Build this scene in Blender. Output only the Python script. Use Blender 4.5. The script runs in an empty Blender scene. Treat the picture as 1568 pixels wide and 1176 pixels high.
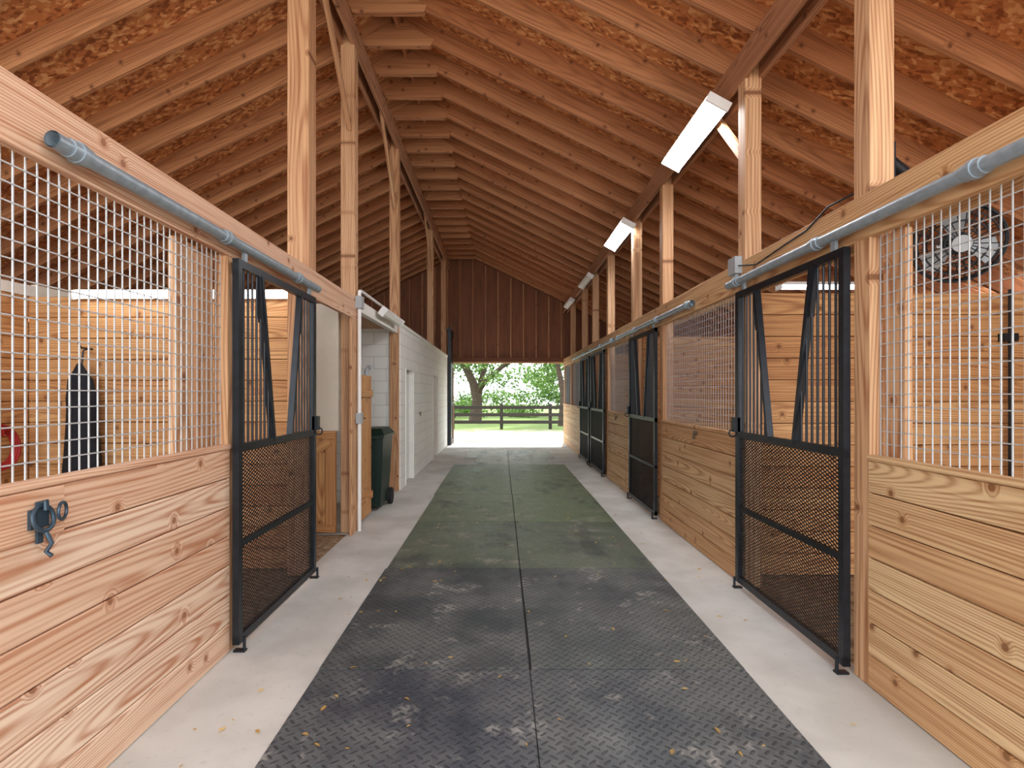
import bpy, math, random
import numpy as np
from mathutils import Vector, Matrix
random.seed(7); rng=np.random.default_rng(7)
SC=bpy.context.scene

# ------------------------------------------------------------------ node helpers
class NT:
    def __init__(s,name):
        s.m=bpy.data.materials.new(name); s.m.use_nodes=True
        s.t=s.m.node_tree; s.b=s.t.nodes['Principled BSDF']; s.out=s.t.nodes['Material Output']
    def n(s,ty,**kw):
        nd=s.t.nodes.new(ty)
        for k,v in kw.items(): setattr(nd,k,v)
        return nd
    def put(s,sock,v):
        if isinstance(v,bpy.types.NodeSocket): s.t.links.new(v,sock)
        elif v is not None: sock.default_value=v
    def m1(s,op,a,b=None,c=None,clamp=False):
        nd=s.n('ShaderNodeMath',operation=op); nd.use_clamp=clamp
        s.put(nd.inputs[0],a)
        if b is not None: s.put(nd.inputs[1],b)
        if c is not None: s.put(nd.inputs[2],c)
        return nd.outputs[0]
    def comb(s,x,y,z):
        nd=s.n('ShaderNodeCombineXYZ')
        for i,v in enumerate((x,y,z)): s.put(nd.inputs[i],v)
        return nd.outputs[0]
    def sep(s,v):
        nd=s.n('ShaderNodeSeparateXYZ'); s.put(nd.inputs[0],v); return nd.outputs
    def noise(s,vec,scale=5,detail=2,rough=.5):
        nd=s.n('ShaderNodeTexNoise'); s.put(nd.inputs['Vector'],vec)
        nd.inputs['Scale'].default_value=scale; nd.inputs['Detail'].default_value=detail
        nd.inputs['Roughness'].default_value=rough
        return nd.outputs['Fac']
    def mix(s,f,a,b,mode='MIX'):
        nd=s.n('ShaderNodeMix',data_type='RGBA',blend_type=mode)
        s.put(nd.inputs['Factor'],f)
        s.put(nd.inputs[6],a if isinstance(a,bpy.types.NodeSocket) else (*a[:3],1))
        s.put(nd.inputs[7],b if isinstance(b,bpy.types.NodeSocket) else (*b[:3],1))
        return nd.outputs[2]
    def mr(s,v,a,b,c=0,d=1,smooth=True):
        nd=s.n('ShaderNodeMapRange'); nd.interpolation_type='SMOOTHSTEP' if smooth else 'LINEAR'
        s.put(nd.inputs[0],v)
        for i,x in enumerate((a,b,c,d)): nd.inputs[i+1].default_value=x
        return nd.outputs[0]
    def bump(s,h,strength=.3,dist=.01):
        nd=s.n('ShaderNodeBump'); nd.inputs['Strength'].default_value=strength
        nd.inputs['Distance'].default_value=dist; s.put(nd.inputs['Height'],h)
        s.t.links.new(nd.outputs[0],s.b.inputs['Normal'])
    def col(s,c): s.put(s.b.inputs['Base Color'],c if isinstance(c,bpy.types.NodeSocket) else (*c[:3],1))
    def rough(s,r): s.put(s.b.inputs['Roughness'],r)
    def attr(s,name,out='Vector'):
        nd=s.n('ShaderNodeAttribute',attribute_name=name); return nd.outputs[out]
    def pos(s):
        return s.n('ShaderNodeNewGeometry').outputs['Position']

def srgb(r,g,b):
    f=lambda c:(c/255/12.92) if c/255<=.04045 else ((c/255+.055)/1.055)**2.4
    return (f(r),f(g),f(b))

def wood(name,A,B,ring_dark,knots=1.0,ringamt=.85,ringsp=.012,rough=.62):
    k=NT(name); L,W,T=k.sep(k.attr('gc')); rnd=k.attr('rnd','Fac')
    n2=k.noise(k.comb(k.m1('MULTIPLY',L,.32),k.m1('MULTIPLY',rnd,31),k.m1('MULTIPLY',W,.5)),1.0,1)
    vo=k.n('ShaderNodeTexVoronoi',voronoi_dimensions='2D'); vo.inputs['Scale'].default_value=2.5
    k.put(vo.inputs['Vector'],k.comb(L,k.m1('ADD',W,k.m1('MULTIPLY',rnd,17.3)),0))
    d=vo.outputs['Distance']
    kb=k.mr(d,.0,.14,.026,0)
    dn=k.m1('SUBTRACT',n2,.5)
    Wp=k.m1('ADD',W,k.m1('MULTIPLY',dn,.05))
    Tp=k.m1('ADD',T,k.m1('MULTIPLY',dn,.34))
    r=k.m1('SQRT',k.m1('ADD',k.m1('MULTIPLY',Wp,Wp),k.m1('MULTIPLY',Tp,Tp)))
    r=k.m1('ADD',r,kb)
    s=k.m1('SINE',k.m1('MULTIPLY',r,2*math.pi/ringsp))
    s=k.m1('MULTIPLY_ADD',s,.5,.5); s=k.m1('POWER',s,2.2)
    streak=k.noise(k.comb(k.m1('MULTIPLY',L,1.2),k.m1('MULTIPLY',W,45),k.m1('MULTIPLY',T,45)),1,3)
    base=k.mix(rnd,A,B)
    c=k.mix(k.m1('MULTIPLY',s,k.m1('MULTIPLY',streak,ringamt*1.6)),base,ring_dark)
    c=k.mix(k.mr(streak,.42,.72,0,.5),c,ring_dark)
    if knots>0:
        kn=k.mr(d,.030,.052,1,0); kd=tuple(x*.25 for x in ring_dark)
        c=k.mix(k.m1('MULTIPLY',kn,.85*knots),c,kd)
        c=k.mix(k.mr(d,.05,.11,.45*knots,0),c,ring_dark)
    k.col(c); k.rough(rough); k.bump(k.m1('ADD',s,streak),.12,.002)
    return k.m

M={}
M['plankL']=wood('pine_plank_pinkish',srgb(240,216,190),srgb(222,178,144),srgb(180,116,78))
M['plankR']=wood('pine_plank_yellow',srgb(232,202,156),srgb(214,170,122),srgb(162,106,60))
M['plankIn']=wood('stall_plank_warm',srgb(224,176,120),srgb(206,152,98),srgb(156,98,54))
M['post']=wood('pine_post',srgb(224,182,140),srgb(208,160,116),srgb(158,102,64),ringsp=.02)
M['rafter']=wood('rafter_wood',srgb(212,156,110),srgb(184,122,80),srgb(132,78,46),knots=.8,ringsp=.02,ringamt=.5)
M['beam']=wood('beam_wood',srgb(200,150,114),srgb(180,126,92),srgb(132,84,56),ringsp=.02)
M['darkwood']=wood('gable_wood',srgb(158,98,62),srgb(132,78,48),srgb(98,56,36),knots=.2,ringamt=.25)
M['fencewood']=wood('fence_wood',srgb(56,50,44),srgb(38,34,30),srgb(28,26,22),knots=0)

def simple(name,c,rough=.5,metal=0,nz=.0,nscale=8,bump=0):
    k=NT(name)
    if nz>0:
        n=k.noise(k.pos(),nscale,3,.6)
        k.col(k.mix(k.mr(n,.3,.7),tuple(x*(1-nz) for x in c),tuple(min(1,x*(1+nz)) for x in c)))
        if bump: k.bump(n,bump,.01)
    else: k.col(c)
    k.rough(rough); k.b.inputs['Metallic'].default_value=metal
    return k.m
M['black']=simple('black_painted_steel',srgb(32,37,44),.38,.3,.25,14)
M['mesh']=simple('expanded_mesh_steel',srgb(34,35,38),.5,.2)
M['galv']=simple('galvanised_pipe',srgb(150,164,174),.42,.3,.12,20)
M['wire']=simple('galvanised_wire',srgb(190,193,194),.45,.15)
M['white']=simple('white_paint',srgb(240,239,232),.6,0,.03,6)
M['cream']=simple('cream_panel',srgb(238,230,212),.6,0,.03,6)
M['whitepl']=simple('white_enamel',srgb(240,240,238),.4)
M['green']=simple('green_plastic',srgb(12,38,32),.45)
M['rubber']=simple('black_rubber',srgb(20,20,22),.7)
M['fabric']=simple('dark_fabric',srgb(26,28,36),.9,0,.3,30)
M['greybox']=simple('grey_box',srgb(170,176,180),.5)
M['brass']=simple('aged_metal',srgb(120,100,80),.4,.7)
M['bluemetal']=simple('blue_grey_steel',srgb(66,84,98),.4,.5)
M['red']=simple('red_rubber',srgb(170,40,40),.6)
M['tan']=simple('tan_door',srgb(196,160,118),.6,0,.1,5)
M['bark']=simple('oak_bark',srgb(74,60,50),.9,0,.35,12,.6)

def emis(name,c,st):
    m=bpy.data.materials.new(name); m.use_nodes=True; t=m.node_tree; t.nodes.clear()
    e=t.nodes.new('ShaderNodeEmission'); e.inputs[0].default_value=(*c,1); e.inputs[1].default_value=st
    o=t.nodes.new('ShaderNodeOutputMaterial'); t.links.new(e.outputs[0],o.inputs[0]); return m
M['tube']=emis('fluorescent_lens',(.97,.98,1),45)
M['tube2']=emis('fluorescent_lens_stall',(1,.98,.95),10)
M['added_tube']=emis('added_stall_lens',(1,.98,.95),16)  # lens of the lamps added in the right stalls

# OSB
k=NT('osb_sheathing'); p=k.pos(); x,y,z=k.sep(p)
nn=k.noise(p,6,1)
vec=k.comb(k.m1('ADD',k.m1('MULTIPLY',x,1.0),k.m1('MULTIPLY',nn,.25)),k.m1('ADD',k.m1('MULTIPLY',y,2.0),k.m1('MULTIPLY',nn,-.3)),0)
vo=k.n('ShaderNodeTexVoronoi',voronoi_dimensions='2D'); vo.inputs['Scale'].default_value=15; k.put(vo.inputs['Vector'],vec)
vc=k.sep(vo.outputs['Color'])[0]
vo2=k.n('ShaderNodeTexVoronoi',voronoi_dimensions='2D'); vo2.inputs['Scale'].default_value=28; k.put(vo2.inputs['Vector'],k.comb(y,x,z))
vc2=k.sep(vo2.outputs['Color'])[1]
f=k.m1('ADD',k.m1('MULTIPLY',vc,.6),k.m1('MULTIPLY',vc2,.4))
c=k.mix(k.mr(f,.15,.5),srgb(150,88,50),srgb(208,136,82)); c=k.mix(k.mr(f,.55,.9),c,srgb(242,192,134))
k.col(c); k.rough(.7); M['osb']=k.m

# concrete
k=NT('concrete_floor'); p=k.pos()
n=k.noise(p,1.3,3,.6); n2=k.noise(p,22,3,.7)
c=k.mix(k.mr(n,.3,.7),srgb(188,186,180),srgb(214,212,207)); c=k.mix(k.mr(n2,.55,.8,0,.35),c,srgb(146,140,130))
k.col(c); k.rough(.75); k.bump(n2,.12,.004); M['concrete']=k.m
# ground
k=NT('sandy_ground'); p=k.pos(); x,y,z=k.sep(p); n=k.noise(p,.7,4,.65); n2=k.noise(p,7,3,.7)
sand=k.mix(k.mr(n2,.4,.65),srgb(208,196,184),srgb(140,124,104)); grass=k.mix(n2,srgb(76,100,44),srgb(124,142,72))
c=k.mix(k.mr(k.m1('ADD',y,k.m1('MULTIPLY',n,7.0)),25.0,29.0),sand,grass)
k.col(c); k.rough(.95); M['ground']=k.m
k=NT('stall_bedding'); p=k.pos(); n2=k.noise(p,14,4,.7)
k.col(k.mix(k.mr(n2,.3,.7),srgb(110,90,70),srgb(176,150,118))); k.rough(.95); k.bump(n2,.4,.02); M['dirt']=k.m
# block wall
k=NT('white_block_wall'); x,y,z=k.sep(k.pos())
br=k.n('ShaderNodeTexBrick'); k.put(br.inputs['Vector'],k.comb(k.m1('ADD',y,x),z,0))
br.inputs['Scale'].default_value=1.0; br.inputs['Brick Width'].default_value=.4; br.inputs['Row Height'].default_value=.2
br.inputs['Mortar Size'].default_value=.006; br.inputs['Mortar Smooth'].default_value=.4
br.inputs['Color1'].default_value=(*srgb(246,246,241),1); br.inputs['Color2'].default_value=(*srgb(241,241,236),1)
br.inputs['Mortar'].default_value=(*srgb(214,214,207),1)
k.col(br.outputs['Color']); k.rough(.65); k.bump(k.m1('SUBTRACT',1.0,br.outputs['Fac']),.5,.006); M['block']=k.m
# tread mat
k=NT('rubber_tread_mat'); p=k.pos(); x,y,z=k.sep(p); rnd=k.attr('rnd','Fac')
S=.046
def cell(v): 
    q=k.m1('DIVIDE',v,S); return k.m1('FLOOR',q),k.m1('SUBTRACT',k.m1('FRACT',q),.5)
xr=k.m1('MULTIPLY',k.m1('ADD',x,y),.7071); yr=k.m1('MULTIPLY',k.m1('SUBTRACT',x,y),.7071)
fx,px=cell(xr); fy,py=cell(yr)
par=k.m1('MODULO',k.m1('ABSOLUTE',k.m1('ADD',fx,fy)),2.0); par=k.m1('GREATER_THAN',par,.5)
a=k.m1('ADD',k.m1('MULTIPLY',px,par),k.m1('MULTIPLY',py,k.m1('SUBTRACT',1.0,par)))
b=k.m1('ADD',k.m1('MULTIPLY',py,par),k.m1('MULTIPLY',px,k.m1('SUBTRACT',1.0,par)))
e=k.m1('SQRT',k.m1('ADD',k.m1('POWER',k.m1('DIVIDE',k.m1('ABSOLUTE',a),.5),2.0),k.m1('POWER',k.m1('DIVIDE',k.m1('ABSOLUTE',b),.15),2.0)))
h=k.mr(e,.6,1.1,1,0)
n=k.noise(p,1.1,4,.65); n2=k.noise(p,3.0,5,.78); n3=k.noise(p,60,2,.6); n4=k.noise(k.comb(k.m1('MULTIPLY',x,1.6),k.m1('MULTIPLY',y,.9),3.0),1.5,4,.7)
base=k.mix(k.mr(n,.38,.62),srgb(54,60,70),srgb(98,100,102))
base=k.mix(k.mr(n2,.55,.68,0,.6),base,srgb(176,172,164))
base=k.mix(k.mr(n3,.58,.8,0,.3),base,srgb(160,156,146))
far=k.mix(k.mr(rnd,.6,.85),srgb(104,120,86),srgb(190,188,176))  # green tone is the trees' reflection painted into the mats; pale end is dust
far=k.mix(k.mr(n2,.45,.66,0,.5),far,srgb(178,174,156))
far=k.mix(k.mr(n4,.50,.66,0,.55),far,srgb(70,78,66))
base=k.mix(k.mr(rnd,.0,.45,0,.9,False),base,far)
base=k.mix(k.mr(n4,.53,.66,0,.35),base,srgb(40,44,48))
base=k.mix(k.m1('MULTIPLY',h,k.mr(n2,.35,.6,.3,.7)),base,srgb(40,46,54))
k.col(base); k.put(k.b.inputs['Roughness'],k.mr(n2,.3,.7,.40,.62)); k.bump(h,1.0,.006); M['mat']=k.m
# leaves
def leafmat(name,c1,c2):
    k=NT(name); rnd=k.attr('rnd','Fac')
    c=k.mix(rnd,c1,c2); k.col(c); k.rough(.5)
    tr=k.n('ShaderNodeBsdfTranslucent'); k.t.links.new(c,tr.inputs[0])
    mx=k.n('ShaderNodeMixShader'); mx.inputs[0].default_value=.4
    k.t.links.new(k.b.outputs[0],mx.inputs[1]); k.t.links.new(tr.outputs[0],mx.inputs[2]); k.t.links.new(mx.outputs[0],k.out.inputs[0])
    return k.m
M['leaf']=leafmat('oak_leaves',srgb(54,90,34),srgb(132,166,84))
M['leafdry']=leafmat('dry_leaves',srgb(190,150,80),srgb(226,196,128))

# ------------------------------------------------------------------ mesh builder
class MB:
    def __init__(s,*mats):
        s.v=[];s.f=[];s.mi=[];s.gc=[];s.rn=[];s.mats=mats
    def add(s,vs,fs,mi=0,gcs=None,rnd=None):
        o=len(s.v); rnd=random.random() if rnd is None else rnd
        s.v+= [tuple(v) for v in vs]
        if gcs is None: gcs=[tuple(v) for v in vs]
        for f in fs:
            s.f.append([i+o for i in f]); s.mi.append(mi)
            for i in f: s.gc.append(gcs[i]); s.rn.append(rnd)
    def box(s,c,sz,R=None,mi=0,rnd=None):
        hx,hy,hz=[q/2 for q in sz]
        loc=[Vector((a*hx,b*hy,d*hz)) for a in(-1,1) for b in(-1,1) for d in(-1,1)]
        fs=[(0,1,3,2),(4,6,7,5),(0,4,5,1),(2,3,7,6),(0,2,6,4),(1,5,7,3)]
        order=sorted(range(3),key=lambda i:-sz[i])
        o1=random.random()*60; o2=random.uniform(-.12,.12); o3=random.uniform(.0,.22)
        g=[(p[order[0]]+o1,p[order[1]]+o2,p[order[2]]+o3) for p in loc]
        C=Vector(c); vs=[(R@p if R is not None else p)+C for p in loc]
        s.add(vs,fs,mi,g,rnd); return s
    def b2(s,x0,x1,y0,y1,z0,z1,mi=0,rnd=None):
        return s.box(((x0+x1)/2,(y0+y1)/2,(z0+z1)/2),(abs(x1-x0),abs(y1-y0),abs(z1-z0)),None,mi,rnd)
    def board(s,p,q,w,h,mi=0,up=(0,0,1),rnd=None):
        p=Vector(p);q=Vector(q);d=(q-p);L=d.length;d.normalize()
        y=Vector(up).cross(d)
        if y.length<1e-5: y=Vector((0,1,0)).cross(d)
        y.normalize(); z=d.cross(y)
        R=Matrix((d,y,z)).transposed()
        return s.box((p+q)/2,(L,w,h),R,mi,rnd)
    def tube(s,pts,r,n=12,mi=0,caps=True,rs=None):
        pts=[Vector(p) for p in pts]; m=len(pts); vs=[];fs=[]
        prev=None
        for i,p in enumerate(pts):
            d=(pts[min(i+1,m-1)]-pts[max(i-1,0)]).normalized()
            if prev is None:
                a=Vector((0,0,1)) if abs(d.z)<.9 else Vector((1,0,0)); u=d.cross(a).normalized()
            else: u=(prev-d*prev.dot(d)).normalized()
            prev=u; w=d.cross(u); rr=rs[i] if rs else r
            for j in range(n):
                t=2*math.pi*j/n; vs.append(p+(u*math.cos(t)+w*math.sin(t))*rr)
        for i in range(m-1):
            for j in range(n):
                fs.append((i*n+j,i*n+(j+1)%n,(i+1)*n+(j+1)%n,(i+1)*n+j))
        if caps: fs.append(tuple(range(n))[::-1]); fs.append(tuple((m-1)*n+j for j in range(n)))
        s.add(vs,fs,mi); return s
    def torus(s,c,ax,R,r,n=28,k=8,mi=0):
        c=Vector(c);ax=Vector(ax).normalized();u=ax.orthogonal().normalized();w=ax.cross(u)
        vs=[];fs=[]
        for i in range(n):
            t=2*math.pi*i/n; d=u*math.cos(t)+w*math.sin(t)
            for j in range(k):
                a=2*math.pi*j/k; vs.append(c+d*(R+r*math.cos(a))+ax*r*math.sin(a))
        for i in range(n):
            for j in range(k):
                fs.append((i*k+j,((i+1)%n)*k+j,((i+1)%n)*k+(j+1)%k,i*k+(j+1)%k))
        s.add(vs,fs,mi); return s
    def obj(s,name,bevel=0,smooth=False,parent=None):
        me=bpy.data.meshes.new(name); me.from_pydata(s.v,[],s.f)
        for m in s.mats: me.materials.append(m)
        me.polygons.foreach_set('material_index',s.mi)
        a=me.attributes.new('gc','FLOAT_VECTOR','CORNER'); a.data.foreach_set('vector',np.array(s.gc,dtype=np.float32).ravel())
        a=me.attributes.new('rnd','FLOAT','CORNER'); a.data.foreach_set('value',np.array(s.rn,dtype=np.float32))
        if smooth:
            me.polygons.foreach_set('use_smooth',[True]*len(s.f))
        me.update(); ob=bpy.data.objects.new(name,me); SC.collection.objects.link(ob)
        if smooth:
            md=ob.modifiers.new('es','EDGE_SPLIT'); md.split_angle=math.radians(40)
        if bevel:
            md=ob.modifiers.new('bv','BEVEL'); md.width=bevel; md.segments=1; md.limit_method='ANGLE'
        if parent: ob.parent=parent
        return ob
def empty(name):
    e=bpy.data.objects.new(name,None); SC.collection.objects.link(e); return e

# ------------------------------------------------------------------ dimensions
YN,YF=-1.0,18.0
XL,XR=-1.68,2.00      # faces of stall fronts
XLO,XRO=-8.0,5.7      # outer walls
RX,RZ,SL=-1.28,6.12,.49
zr=lambda x: RZ-SL*abs(x-RX)
TOPB0,TOPB1=2.45,2.70

# ------------------------------------------------------------------ floor
fl=MB(M['concrete'],M['dirt'])
fl.b2(-1.75,2.08,YN,YF,-.2,0,0)
fl.b2(XLO,-1.75,YN,6.3,-.2,-.01,1); fl.b2(XLO,-1.75,6.3,YF,-.2,0,0); fl.b2(2.08,XRO,YN,YF,-.2,-.01,1)
fl.obj('floor')
MX0,MX1,MC=-1.05,1.40,.165
rows=[-.46,1.36,3.18,5.01,6.84,8.66,10.48,12.3]
mats=MB(M['mat'],M['rubber'])
mats.b2(MX0+.02,MX1-.02,rows[0],rows[-1],.0,.004,1)
for i in range(len(rows)-1):
    a,b=rows[i]+.005,rows[i+1]-.005
    dust_reflection=[0,0,.06,.3,.42,.5,.6][i]  # per row: drives the painted green reflection as well as real dust
    for (x0,x1) in ((MX0,MC-.006),(MC+.006,MX1)):
        j=random.uniform(-.012,.012)
        mats.b2(x0+j,x1+j*.3,a,b,.0,.014,0,max(0,dust_reflection+random.uniform(-.05,.06)))
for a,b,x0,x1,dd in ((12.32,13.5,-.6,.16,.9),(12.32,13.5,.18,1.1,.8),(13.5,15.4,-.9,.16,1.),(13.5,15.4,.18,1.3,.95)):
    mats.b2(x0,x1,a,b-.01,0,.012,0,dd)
mats.obj('rubber_floor_mats',bevel=.003)
gr=MB(M['ground']); gr.b2(-40,40,YF,80,-.25,-.03); gr.b2(-40,40,-30,YN,-.25,-.03); gr.obj('ground_outside')

# fallen leaves
lv=MB(M['leafdry'])
for i in range(220):
    x=random.choice([random.uniform(-1.6,1.95),random.gauss(-.9,.35),random.gauss(1.0,.4)]); y=1.2+random.random()**1.6*12
    if abs(x)>1.9 or x<-1.62: continue
    s=random.uniform(.01,.026); t=random.random()*6.28; c,sn=math.cos(t),math.sin(t)
    P=[(-1,0,0),(-.3,.4,.25),(.5,.35,.3),(1,0,.1),(.5,-.35,.2),(-.3,-.4,.1)]
    lv.add([(x+s*(a*c-b*sn),y+s*(a*sn+b*c),.016+d*s) for a,b,d in P],[(0,1,2,3),(0,3,4,5)])
lv.obj('fallen_leaves')

# ------------------------------------------------------------------ roof
an=math.atan(SL); RD=.24; vth=RD/math.cos(an)
raf=MB(M['rafter'])
ce=MB(M['osb'])
def slopebox(mb,x0,x1,yc,wy,zoff,th,mi=0,rnd=None):
    p=Vector((x0,yc,zr(x0)+zoff)); q=Vector((x1,yc,zr(x1)+zoff)); d=(q-p).normalized()
    nrm=Vector((-d.z,0,d.x)); nrm=nrm if nrm.z>0 else -nrm
    R=Matrix((d,Vector((0,1,0)),d.cross(Vector((0,1,0))))).transposed()
    mb.box((p+q)/2+nrm*th/2,((q-p).length,wy,th),R,mi,rnd)
def prism(mb,poly,y0,y1,mi=0,gc=None):
    n=len(poly); vs=[(x,y0,z) for x,z in poly]+[(x,y1,z) for x,z in poly]
    fs=[tuple(range(n)),tuple(range(2*n-1,n-1,-1))]+[(i,i+n,(i+1)%n+n,(i+1)%n) for i in range(n)]
    o=random.random()*40
    g=[(z,x*.3,.1) for x,_,z in vs] if gc is None else [(x+o,z,.1+y*.01) for x,y,z in vs]
    mb.add(vs,fs,mi,g)
ys=[]; y=YN+.06
while y<YF-.05:
    ys.append(y); y+=.60
for y in ys:
    slopebox(raf,RX+.02,XRO+.3,y,.042,0,RD); slopebox(raf,RX-.02,XLO-.3,y+.0,.042,0,RD)
    for a,b in ((y-.037,y-.0215),(y+.0215,y+.037)):
        prism(raf,[(RX-.40,RZ-.235),(RX+.40,RZ-.235),(RX+.44,RZ-.15),(RX+.1,RZ+.04),(RX-.1,RZ+.04),(RX-.44,RZ-.15)],a,b,0,1)
    raf.b2(RX-.38,RX+.38,y-.0210,y+.0210,RZ-.232,RZ-.19)
raf.b2(RX-.02,RX+.02,YN,YF,RZ-.02,RZ+.2)
raf.obj('rafters')
slopebox(ce,RX,XRO+.6,(YN+YF)/2,YF-YN+.4,vth-.02,.02); slopebox(ce,RX,XLO-.6,(YN+YF)/2,YF-YN+.4,vth-.02,.02)
ce.obj('ceiling')

# purlin beams on posts
XPL,XPR=-1.77,2.07
bm=MB(M['beam'])
for X in (XPL,XPR):
    zt=zr(X)-.035
    bm.b2(X-.09,X-.045,YN,YF-.02,zt-.25,zt); bm.b2(X+.045,X+.09,YN,YF-.02,zt-.25,zt)
bm.obj('roof_support_beams',bevel=.004)

# posts
pm=MB(M['post'])
for y in (-.6,.9,3.08,4.62,6.95,8.48,10.5,12.2,13.75,16.0):
    pm.b2(XPR-.065,XPR+.07,y-.07,y+.07,0,zr(XPR)-.04)
for y,w in ((-.6,.15),(4.93,.19),(6.42,.16),(9.12,.15),(13.7,.15),(16.8,.15)):
    pm.b2(XPL+.085-w,XPL+.085,y-w/2,y+w/2,0,zr(XPL)-.04)
pm.b2(XPL,XPL+.085,3.40,3.52,0,TOPB0)
pm.b2(XPL-.03,XPL+.01,2.98,3.16,1.25,TOPB0)
pm.b2(XPL-.03,XPL+.01,3.2,3.38,1.25,TOPB0)
pm.b2(XPR-.01,XPR+.03,2.82,2.99,1.25,TOPB0)
for y in (6.42,9.12,13.7):
    pm.board((XPL+.03,y-1.15,zr(XPL)-.2),(XPL+.03,y-.08,zr(XPL)-1.25),.09,.04,up=(1,0,0))
pm.board((XPR,4.69,zr(XPR)-.9),(XPR,5.37,zr(XPR)-.2),.04,.09)
pm.obj('wooden_posts',bevel=.005)

# top plates above the stall fronts
tp=MB(M['plankL'],M['plankR'])
tp.b2(XL-.0,XL-.04,YN,6.5,TOPB0,TOPB1,0); tp.b2(XR,XR+.04,YN,YF,TOPB0,TOPB1,1)
tp.b2(XL-.19,XL-.15,YN,6.5,TOPB0+.10,TOPB1,0); tp.b2(XR+.145,XR+.185,YN,YF,TOPB0,TOPB1,1)
tp.obj('header_boards',bevel=.004)

# ------------------------------------------------------------------ stall fronts (planks)
def planks(mb,x0,x1,y0,y1,z0,z1,h,mi=0,back=None):
    n=max(1,round((z1-z0)/h)); hh=(z1-z0)/n
    for i in range(n):
        a=z0+i*hh+.003; b=z0+(i+1)*hh-.003
        mb.b2(x0,x1,y0,y1,a,b,mi)
wl=MB(M['plankL'],M['darkwood'],M['white'])
planks(wl,XL-.04,XL,YN,3.42,.0,1.255,.18); wl.b2(XL-.06,XL-.035,YN,3.40,.0,1.25,1)
wl.b2(XL-.02,XL+.008,1.2,2.12,1.07,1.25)
wl.b2(XL-.05,XL+.01,YN,3.42,1.255,1.285)
wl.obj('wall_left',bevel=.005)
wr=MB(M['plankR'],M['darkwood'])
for a,b in ((YN,3.02),(4.66,6.9),(8.55,10.44),(13.8,YF-.1)):
    planks(wr,XR,XR+.04,a,b,.0,1.235,.18); wr.b2(XR+.036,XR+.05,a,b,.0,1.23,1)
    wr.b2(XR-.01,XR+.05,a,b,1.235,1.265)
wr.obj('wall_right',bevel=.005)

# partitions inside stalls
pt=MB(M['plankIn'],M['darkwood'],M['white'])
planks(pt,-1.86,-4.3,5.03,5.07,0,2.48,.19); pt.b2(-4.3,-1.87,5.065,5.08,0,2.47,1)
planks(pt,-4.34,-4.3,YN,5.03,0,2.48,.19); pt.b2(-4.36,-4.335,YN,5.03,0,2.47,1)
pt.b2(-4.36,-4.29,YN,5.1,2.48,2.58,2)
for y in (4.86,8.62,12.35):
    planks(pt,XPR+.13,XRO-.06,y,y+.04,0,2.48,.19); pt.b2(XPR+.14,XRO-.07,y+.035,y+.05,0,2.47,1)
planks(pt,XRO-.05,XRO-.01,YN,YF-.1,0,2.6,.19)
for y in (1.2,3.,6.7,10.4,14.2): pt.b2(XRO-.16,XRO-.05,y,y+.1,0,2.6)
pt.obj('stall_partitions',bevel=.004)
ow=MB(M['darkwood']); 
ow.b2(XLO-.1,XLO,YN,YF,0,zr(XLO)-.02); ow.b2(XRO,XRO+.1,YN,YF,0,zr(XRO)-.02); ow.obj('wall_outer')
sp=MB(M['black']); sp.tube([(4.42,4.80,0),(4.42,4.80,2.5)],.02,10); sp.b2(4.36,4.48,4.79,4.86,2.05,2.12); sp.b2(4.36,4.48,4.79,4.86,.5,.56); sp.obj('stall_divider_pipe')

# ------------------------------------------------------------------ wire grilles
def grille(name,x,y0,y1,z0,z1,sp=.051,w=.005,sz=.066):
    g=MB(M['wire']); 
    n=int((y1-y0)/sp)
    for i in range(n+1): g.box((x,y0+i*(y1-y0)/n,(z0+z1)/2),(w,w,z1-z0))
    n=int((z1-z0)/sz)
    for i in range(n+1): g.box((x+w*.6,(y0+y1)/2,z0+i*(z1-z0)/n),(w,y1-y0,w))
    return g.obj(name)
grille('wire_grille',XL-.05,.0,3.4,1.28,2.47)
grille('wire_grille',XR+.055,.0,3.0,1.26,2.47)
for a,b in ((4.7,6.88),(8.56,10.42),(13.85,YF-.2)):
    grille('wire_grille',XR+.055,a,b,1.26,2.47,w=.004,sp=.06)

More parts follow.
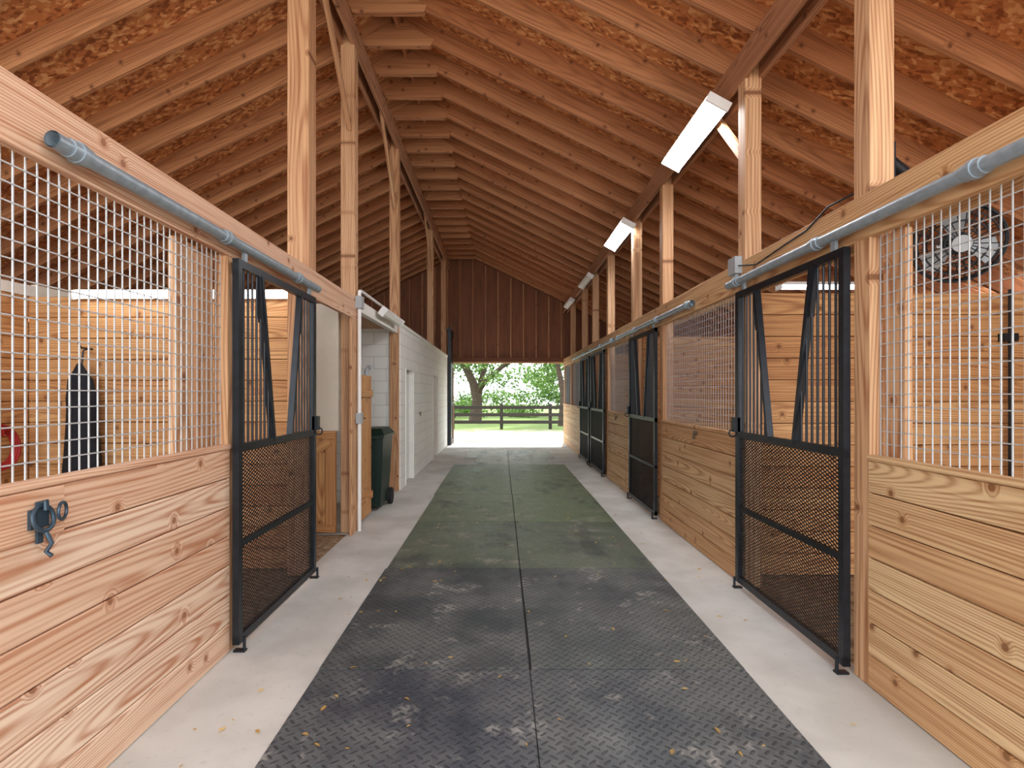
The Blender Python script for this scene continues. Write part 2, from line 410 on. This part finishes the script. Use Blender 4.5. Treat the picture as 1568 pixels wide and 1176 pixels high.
# ------------------------------------------------------------------ stall doors
def stall_door(x,y0,y1,side):
    d=MB(M['black'],M['mesh'],M['galv'])
    z0,z1,t=.05,2.43,.05; zm,zl=1.26,.66
    d.b2(x-.02,x+.02,y0,y0+t,z0,z1); d.b2(x-.02,x+.02,y1-t,y1,z0,z1)
    for z in (z0,z1-t): d.b2(x-.019,x+.019,y0,y1,z,z+t)
    d.b2(x-.019,x+.019,y0,y1,zm-.025,zm+.025); d.b2(x-.015,x+.015,y0,y1,zl-.018,zl+.018)
    p0,p1=.34,.55
    for sgn,e in ((1,y0),(-1,y1)):
        d.board((x,e+sgn*p0,z1-.03),(x,e+sgn*p1,zm),.03,.045,up=(1,0,0))
        d.board((x,e+sgn*(p0+.02),z1-.35),(x,e+sgn*(p0-.03),z1-.03),.02,.03,up=(1,0,0))
        p=t+.055
        while p<p1-.02:
            zt=z1-.04 if p<p0 else z1-(z1-zm)*(p-p0)/(p1-p0)
            d.tube([(x,e+sgn*p,zm),(x,e+sgn*p,zt)],.008,8); p+=.062
    s=.036; ya,yb,za,zb=y0+t,y1-t,z0+t,zm-.025
    H=zb-za; wl=yb-ya; sl=.5
    for sg in (1,-1):
        c=-H/sl
        while c<wl:
            lo=max(0,-c*sl); hi=min(H,(wl-c)*sl)
            if hi-lo>.004:
                A=ya+c+lo/sl; B=ya+c+hi/sl
                if sg<0: A=ya+yb-A; B=ya+yb-B
                d.board((x+.002*sg,A,za+lo),(x+.002*sg,B,za+hi),.004,.0062,mi=1,up=(1,0,0))
            c+=s*1.35
    for yy in (y0+.12,y1-.12):
        d.b2(x-.01,x+.01,yy-.02,yy+.02,z1,2.50,2)
    for yy in (y0+.03,y1-.03):
        d.b2(x-side*.05,x+.02*side,yy-.02,yy+.02,0,.012); d.tube([(x-side*.04,yy,.0),(x-side*.04,yy,.09)],.01,8)
    yy=y1-.02
    d.b2(x-side*.05,x,yy-.03,yy+.03,1.28,1.40); d.torus((x-side*.05,yy,1.27),(0,1,0),.03,.006,16,6)
    return d.obj('stall_door')
stall_door(XL+.045,3.40,4.82,-1)
for a,b in ((3.13,4.58),(7.0,8.43),(10.55,12.05),(12.32,13.7)):
    stall_door(XR-.045,a,b,1)

# pipe tracks
def track(x,y0,y1,side,name='door_track_pipe'):
    p=MB(M['galv']); z=2.52; X=x-side*.055
    p.tube([(X,y0,z),(X,y1,z)],.031,20,caps=False); p.tube([(X,y1,z),(X,y0,z)],.026,20,caps=False)
    y=y0+.12
    while y<y1:
        p.tube([(X,y-.05,z),(X,y+.05,z)],.037,20); p.tube([(X,y-.012,z),(X,y+.012,z)],.043,20)
        p.b2(min(X,x),max(X,x),y-.015,y+.015,z-.01,z+.01); y+=1.15
    return p.obj(name,smooth=True)
track(XL,2.0,4.9,-1); track(XR,1.0,4.75,1); track(XR,5.65,9.3,1); track(XR,9.6,15.2,1)

# ------------------------------------------------------------------ left : opening, wash bay, block rooms
wb=MB(M['cream'],M['post'],M['plankIn'])
wb.b2(-4.3,-1.86,6.30,6.36,1.17,2.62,0)
n=14
for i in range(n):
    x=-3.6+i*(1.72/n); wb.b2(x,x+1.72/n-.004,6.28,6.32,.02,1.16,2)
wb.board((-3.5,6.27,.1),(-1.95,6.27,1.05),.02,.1,2)
wb.b2(-3.6,-1.88,6.255,6.28,1.08,1.17,2); wb.b2(-3.6,-1.88,6.255,6.28,.02,.1,2)
wb.b2(-4.34,-4.3,5.1,6.3,0,2.6,0)
wb.b2(XL-.03,XL,6.2,6.36,0,TOPB0,1)
wb.obj('wall_feed_bay',bevel=.003)
bk=MB(M['block'],M['white'],M['tan'],M['whitepl'])
XB=-1.66
def blockwall(y0,y1,z0,z1): bk.b2(XB-.19,XB,y0,y1,z0,z1,0)
d1=(9.55,10.45); d2=(13.4,14.3)
blockwall(9.1,d1[0],0,2.7); blockwall(d1[0],d1[1],2.05,2.7); blockwall(d1[1],d2[0],0,2.7)
blockwall(d2[0],d2[1],2.05,2.7); blockwall(d2[1],YF-.02,0,2.7)
bk.b2(-4.5,XB-.19,9.1,9.29,0,2.7,0)
bk.b2(-4.69,-4.5,6.36,YF-.1,0,2.7,0)
bk.b2(XB-.25,XB+.02,9.05,YF-.02,2.7,2.76,1)
bk.obj('wall_block_rooms',bevel=.003)
for (a,b),mm in ((d1,0),(d2,1)):
    dd=MB(M['whitepl'] if mm==0 else M['tan'],M['white'],M['brass'])
    dd.b2(XB-.12,XB-.08,a+.04,b-.04,.01,2.0,0)
    for z0,z1 in ((.2,.9),(1.05,1.85)):
        dd.b2(XB-.083,XB-.07,a+.16,b-.16,z0,z1,0)
    dd.b2(XB-.19,XB+.015,a,a+.04,0,2.05,1); dd.b2(XB-.19,XB+.015,b-.04,b,0,2.05,1); dd.b2(XB-.19,XB+.015,a,b,2.01,2.05,1)
    dd.tube([(XB-.08,a+.11,1.0),(XB-.02,a+.11,1.0)],.022,12,2); dd.tube([(XB-.03,a+.11,1.0),(XB-.03,a+.2,1.0)],.012,8,2)
    dd.obj('door_%d'%(1+mm),bevel=.003)
hd=MB(M['white'],M['post'])
hd.b2(XL-.1,XL-.02,6.5,9.1,2.58,2.72,0); hd.b2(-4.5,XL-.1,6.36,9.1,2.66,2.70,1)
hd.obj('trim_1',bevel=.003)
g=MB(M['plankIn'],M['brass'],M['greybox'])
for i in range(4): g.b2(XL-.05,XL-.01,6.62+i*.14,6.755+i*.14,.06,1.82)
g.b2(XL-.01,XL+.012,6.62,7.18,1.55,1.64); g.b2(XL-.01,XL+.012,6.62,7.18,.25,.34)
g.tube([(XL-.03,7.0,1.82),(XL-.03,7.0,1.88),(XL+.0,7.0,1.93),(XL+.05,6.98,1.92)],.03,12,2)
g.tube([(XL-.03,6.62,1.3),(XL+.06,6.60,1.3)],.008,8,1)
g.obj('wooden_gate',bevel=.003)
cd=MB(M['whitepl'],M['greybox'])
cd.tube([(XL+.03,6.42,.0),(XL+.03,6.42,2.78)],.022,12); cd.b2(XL,XL+.07,6.36,6.48,2.58,2.72,1)
cd.b2(XL,XL+.06,6.37,6.47,1.25,1.37,1); cd.tube([(XL+.03,6.42,2.78),(XL+.03,6.5,2.80),(XL+.03,9.0,2.80)],.018,10)
cd.obj('electrical_conduit',smooth=True)

# bin
b=MB(M['green'],M['rubber'])
bx,by=-1.86,7.75
def taper(mb,cx,cy,z0,z1,w0,d0,w1,d1,mi=0):
    vs=[(cx+a*w/2,cy+c*d/2,z) for z,w,d in((z0,w0,d0),(z1,w1,d1)) for a,c in((-1,-1),(1,-1),(1,1),(-1,1))]
    mb.add(vs,[(0,3,2,1),(4,5,6,7),(0,1,5,4),(1,2,6,5),(2,3,7,6),(3,0,4,7)],mi)
taper(b,bx,by,.06,1.0,.44,.52,.54,.66); taper(b,bx,by,1.0,1.04,.58,.70,.58,.70); taper(b,bx,by,1.04,1.12,.58,.70,.46,.5)
b.b2(bx-.24,bx+.24,by-.38,by-.33,.98,1.03)
for i in (-1,0,1): b.b2(bx+i*.13-.02,bx+i*.13+.02,by-.32,by-.27,.2,.9)
for sx in (-1,1): b.tube([(bx+sx*.22,by+.26,.12),(bx+sx*.28,by+.26,.12)],.12,20,1)
b.tube([(bx-.28,by+.26,.12),(bx+.28,by+.26,.12)],.015,8,1)
b.obj('wheeled_trash_bin',bevel=.012)

# ------------------------------------------------------------------ far gable wall
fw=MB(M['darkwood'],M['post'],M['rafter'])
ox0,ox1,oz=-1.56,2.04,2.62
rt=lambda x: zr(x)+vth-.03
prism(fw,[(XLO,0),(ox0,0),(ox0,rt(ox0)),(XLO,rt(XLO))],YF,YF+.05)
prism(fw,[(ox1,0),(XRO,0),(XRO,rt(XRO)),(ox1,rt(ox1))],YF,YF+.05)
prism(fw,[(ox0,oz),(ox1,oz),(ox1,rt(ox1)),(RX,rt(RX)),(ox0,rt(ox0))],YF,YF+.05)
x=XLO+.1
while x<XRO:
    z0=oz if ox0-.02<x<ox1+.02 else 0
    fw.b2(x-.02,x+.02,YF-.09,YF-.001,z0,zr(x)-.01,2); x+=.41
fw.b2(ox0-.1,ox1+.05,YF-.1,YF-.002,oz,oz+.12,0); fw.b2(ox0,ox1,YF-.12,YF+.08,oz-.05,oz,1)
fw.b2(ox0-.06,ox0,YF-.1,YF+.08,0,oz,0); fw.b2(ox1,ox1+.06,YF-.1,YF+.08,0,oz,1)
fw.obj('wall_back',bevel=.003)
dl=MB(M['black'])
dl.b2(XL+.05,XL+.10,17.0,17.85,.04,3.5); 
for z in (.04,1.2,2.4,3.38): dl.b2(XL+.04,XL+.13,17.0,17.85,z,z+.12)
dl.b2(XL+.03,XL+.13,16.95,17.03,0,3.62); dl.b2(XL+.0,XL+.14,16.9,17.9,3.5,3.56)
dl.obj('barn_door_leaf')

# ------------------------------------------------------------------ fluorescent fixtures
def fixture(c,axis,L,lit='tube',w=.15,face=(0,0,-1)):
    f=MB(M['whitepl'],M[lit] if lit else M['whitepl'])
    c=Vector(c); a=Vector(axis); fv=Vector(face).normalized(); u=a.cross(fv).normalized()
    R=Matrix((a,u,fv)).transposed()
    f.box(c,(L,w,.035),R,0)
    n=8; vs=[];fs=[]
    for s in (-1,1):
        for i in range(n+1):
            t=math.pi*i/n; vs.append(c+a*s*(L/2-.02)+u*math.cos(t)*w*.46+fv*(.018+math.sin(t)*.045))
    for i in range(n): fs.append((i,i+1,n+2+i,n+1+i))
    fs.append(tuple(range(n+1))[::-1]); fs.append(tuple(range(n+1,2*n+2)))
    f.add(vs,fs,1)
    for s in (-1,1): f.box(c+a*s*(L/2-.008)+fv*.03,(.02,w,.08),R,0)
    return f.obj('fluorescent_light')
zB=zr(XPR)-.28
for y in (.6,5.5,8.95): fixture((XPR-.16,y,zB-.03),(0,1,0),1.35,face=(-.55,0,-1),w=.22)  # nearest one is out of view, added to brighten the aisle
for y in (12.6,15.7): fixture((XPR-.14,y,zB-.03),(0,1,0),1.3,lit=None,face=(-.55,0,-1))
fixture((XL+.06,8.1,2.72),(0,1,0),1.3,lit=None,w=.13,face=(.8,0,-.6))
fixture((-2.85,4.97,2.49),(1,0,0),1.95,lit='tube2',w=.08,face=(0,-1,-.3))
fixture((3.9,1.1,2.9),(1,0,0),1.2,lit='added_tube',w=.13)  # added lamp, brightens the first right stall
fixture((3.9,6.6,2.9),(1,0,0),1.2,lit='added_tube',w=.13)  # added lamp, brightens the second right stall

# ------------------------------------------------------------------ fan
fan=MB(M['black'],M['greybox'])
fc=Vector((2.52,3.06,2.43)); ax=Vector((-.45,-.85,-.25)).normalized(); u=ax.orthogonal().normalized(); w=ax.cross(u)
for r,o in ((.21,0),(.205,.05),(.205,-.05),(.165,.085),(.12,.1),(.075,.105),(.165,-.085),(.12,-.1),(.045,.105)):
    fan.torus(fc+ax*o,ax,r,.0045 if r<.207 else .009,36,6)
for i in range(24):
    t=2*math.pi*i/24; d=u*math.cos(t)+w*math.sin(t)
    fan.tube([fc+ax*.105+d*.04,fc+ax*.1+d*.12,fc+ax*.085+d*.165,fc+ax*.05+d*.205,fc+d*.21,fc-ax*.05+d*.205,fc-ax*.085+d*.165,fc-ax*.1+d*.12],.003,5)
fan.tube([fc+ax*.1,fc+ax*.112],.045,20,1); fan.tube([fc-ax*.16,fc-ax*.02],.065,20); fan.tube([fc-ax*.02,fc+ax*.04],.03,14)
for i in range(3):
    t0=2*math.pi*i/3; vs=[];
    for r,dt,o in ((.03,-.3,.015),(.18,-.42,.03),(.19,.1,0),(.17,.45,-.025),(.03,.4,-.015)):
        d=u*math.cos(t0+dt)+w*math.sin(t0+dt); vs.append(fc+d*r+ax*o)
    fan.add(vs,[(0,1,2,3,4)],1)
fan.tube([fc-ax*.13,fc-ax*.16+Vector((0,0,.1)),(2.3,3.2,2.72),(2.2,3.12,2.86),(2.14,3.1,2.86)],.016,8)
fan.b2(2.145,2.16,3.03,3.15,2.78,2.98); fan.tube([(2.16,3.09,2.9),(2.27,3.12,2.84)],.035,12)
fan.obj('stall_fan',smooth=True)

# ------------------------------------------------------------------ small items
t=MB(M['bluemetal']); ty,tz,tx=1.99,1.15,XL+.012
t.b2(tx-.004,tx+.008,ty-.04,ty+.04,tz-.035,tz+.035); t.b2(tx,tx+.01,ty-.012,ty+.012,tz-.09,tz+.06)
t.torus((tx+.02,ty,tz+.0),(1,0,0.2),.045,.008); t.torus((tx+.025,ty+.08,tz+.01),(1,.3,0),.032,.006)
t.tube([(tx+.03,ty,tz-.05),(tx+.05,ty,tz-.09),(tx+.03,ty-.0,tz-.12),(tx+.05,ty,tz-.135)],.008,8)
t.tube([(tx,ty-.0,tz+.05),(tx+.03,ty,tz+.06),(tx+.03,ty,tz+.03)],.01,8)
t.obj('tie_ring',smooth=True)
def bracket(x,y,z,side):
    b=MB(M['brass']); b.b2(x,x-side*.008,y-.06,y+.06,z-.02,z+.02); b.torus((x-side*.02,y,z-.03),(1,0,0),.03,.006,18,6)
    b.tube([(x,y-.05,z),(x-side*.04,y-.05,z),(x-side*.04,y-.05,z+.03)],.006,8); b.obj('latch_bracket',smooth=True)
bracket(XR,5.7,1.19,1); bracket(XR,9.6,1.19,1); bracket(XB,11.2,1.2,-1)
hb=MB(M['fabric'],M['black'])
n=18; zs=[(1.86,.02,.015),(1.80,.05,.03),(1.72,.10,.05),(1.55,.125,.07),(1.3,.13,.075),(1.05,.15,.08),(.9,.16,.08),(.84,.12,.06),(.83,.02,.02)]
vs=[];fs=[];cx,cy=-3.72,4.9
for z,a,bb in zs:
    for j in range(n):
        th=2*math.pi*j/n; f=1+.12*math.sin(5*th+z*4)
        vs.append((cx+a*f*math.cos(th)+.03*(1.8-z),cy+bb*f*math.sin(th)-.02,z))
for i in range(len(zs)-1):
    for j in range(n): fs.append((i*n+j,(i+1)*n+j,(i+1)*n+(j+1)%n,i*n+(j+1)%n))
hb.add(vs,fs); hb.tube([(cx,cy,1.84),(cx,cy+.02,1.98),(cx,cy+.1,2.0)],.008,8,1); hb.tube([(cx,5.03,2.0),(cx,cy,2.0),(cx,cy-.04,2.04)],.008,8,1)
hb.obj('hanging_horse_blanket',smooth=True)
hs=MB(M['red']); 
for i in range(4): hs.torus((-4.2+.01*i,4.6,1.15),(1,0,.1),.15+.012*i,.012,28,8)
hs.b2(-4.30,-4.15,4.58,4.62,1.24,1.32); hs.obj('garden_hose',smooth=True)
jb=MB(M['greybox'],M['black'])
jb.b2(XR-.06,XR,4.6,4.74,2.60,2.74,0); jb.b2(XR-.04,XR-.01,4.64,4.70,2.50,2.6,0)
jb.tube([(XR-.03,4.6,2.66),(XR-.02,4.3,2.60),(XR-.015,4.0,2.63),(XR-.015,3.6,2.66),(XR-.02,3.35,2.73),(XR+.03,3.2,2.75),(2.14,3.1,2.8)],.006,8,1)
jb.obj('junction_box',smooth=True)

# ------------------------------------------------------------------ outside
fe=MB(M['fencewood'])
FY=25.0
for i in range(-12,13): fe.b2(i*2.2-.07,i*2.2+.07,FY-.06,FY+.06,-.1,1.12)
for z in (.22,.55,.88): fe.b2(-27,27,FY-.1,FY-.06,z,z+.15)
for j in range(8): fe.b2(5.0-.05,5.05,FY+j*2,FY+j*2+.1,-.1,1.1)
fe.obj('board_fence')
def leafcloud(centers,n,size):
    C=np.array([c[:3] for c in centers]); Rr=np.array([c[3:] for c in centers])
    vol=Rr.prod(1); idx=rng.choice(len(C),n,p=vol/vol.sum())
    d=rng.normal(size=(n,3)); d/=np.linalg.norm(d,axis=1)[:,None]
    P=C[idx]+d*Rr[idx]*(rng.random((n,1))**.45)
    P[:,2]=np.maximum(P[:,2],.02)
    a=rng.normal(size=(n,3)); a/=np.linalg.norm(a,axis=1)[:,None]
    b=np.cross(a,rng.normal(size=(n,3))); b/=np.linalg.norm(b,axis=1)[:,None]
    s=size*(.5+rng.random((n,1)))
    V=np.stack([P-a*s,P+b*s*.45,P+a*s,P-b*s*.45],1).reshape(-1,3)
    return V
def tree(name,trunk,clusters,n,size):
    V=leafcloud(clusters,n,size); nv=len(V)
    me=bpy.data.meshes.new(name+'_leaves'); me.from_pydata(V.tolist(),[],np.arange(nv).reshape(-1,4).tolist())
    me.materials.append(M['leaf']); a=me.attributes.new('rnd','FLOAT','CORNER'); a.data.foreach_set('value',np.repeat(rng.random(nv//4),4).astype(np.float32))
    lo=bpy.data.objects.new('foliage',me); SC.collection.objects.link(lo)
    e=empty(name); lo.parent=e
    if trunk:
        t=MB(M['bark'])
        for pts,rs in trunk: t.tube(pts,1,12,rs=rs)
        t.obj('trunk',smooth=True,parent=e)
def blobs(cx,cy,z0,z1,rx,ry,n,r0=.8,r1=1.6):
    return [(cx+random.uniform(-rx,rx),cy+random.uniform(-ry,ry),random.uniform(z0,z1),random.uniform(r0,r1),random.uniform(r0,r1),random.uniform(r0*.5,r1*.6)) for _ in range(n)]
tree('oak_tree',[([(-1.5,31,-.1),(-1.35,31,1.2),(-1.6,31,2.2),(-2.2,31.2,3.4),(-2.6,31,5.5)],[.38,.29,.24,.18,.1]),
                 ([(-1.45,31,1.5),(-.9,30.8,2.3),(.1,30.5,3.1),(1.6,30,4.)],[.2,.16,.12,.06]),
                 ([(-1.35,31,1.0),(-1.15,31.3,2.4),(-.7,31.5,3.8),(-.5,31.5,6)],[.2,.15,.12,.06])],
     blobs(-1.2,31,2.9,7,4,2.5,30)+blobs(.9,29.5,1.8,2.6,2.4,1,9,.4,.8),15000,.09)
tree('oak_tree',[([(3.0,27.5,-.1),(3.1,27.5,1.5),(2.8,27.6,3),(3.2,27.5,5)],[.22,.17,.12,.08]),
                 ([(3.05,27.5,1.2),(3.5,27.4,2.4),(4.2,27.4,4)],[.1,.08,.05])],
     blobs(3.8,28,2.3,6.5,2.4,2,20),9000,.09)
tree('oak_tree',[([(-7,36,-.1),(-6.8,36,3),(-7,36,6)],[.35,.25,.15])],blobs(-7,36,1.8,8,4,3,26),9000,.12)
tree('oak_tree',[([(7,38,-.1),(6.8,38,3),(7,38,6)],[.35,.25,.15])],blobs(6.5,38,1.8,8,4,3,26),9000,.12)
tree('oak_tree',[([(-3.6,23,-.1),(-3.5,23,3),(-3.7,23,5)],[.25,.2,.12])],blobs(-3.0,23.2,4.2,7.5,3.0,2.2,10),4000,.1)  # out-of-view tree, added to cast dappled shade outside the far door
tree('hedge_row',None,blobs(0,44,.3,7,20,1.5,100,1.2,2.2),26000,.16)
tree('shrub_row',None,blobs(0,37,.2,1.6,9,1.5,36,.6,1.1),11000,.09)

# ------------------------------------------------------------------ lights / world
w=bpy.data.worlds.new('World'); SC.world=w; w.use_nodes=True
bg=w.node_tree.nodes['Background']; bg.inputs[0].default_value=(.90,.955,1,1); bg.inputs[1].default_value=3.8
sd=bpy.data.lights.new('sun','SUN'); sd.energy=5; sd.angle=.02; sd.color=(1,.96,.88)
so=bpy.data.objects.new('sun',sd); SC.collection.objects.link(so)
so.rotation_euler=Vector((-.15,-1,-1.5)).to_track_quat('-Z','Y').to_euler()

cam=bpy.data.cameras.new('camera'); co=bpy.data.objects.new('camera',cam); SC.collection.objects.link(co)
co.location=(0,0,1.6); co.rotation_euler=(math.radians(90),0,0)
cam.sensor_width=36; cam.lens=36*847/1568; cam.shift_x=.0102; cam.shift_y=.0089; cam.clip_start=.05; cam.clip_end=300
SC.camera=co
SC.view_settings.view_transform='Standard'
SC.view_settings.exposure=0.32
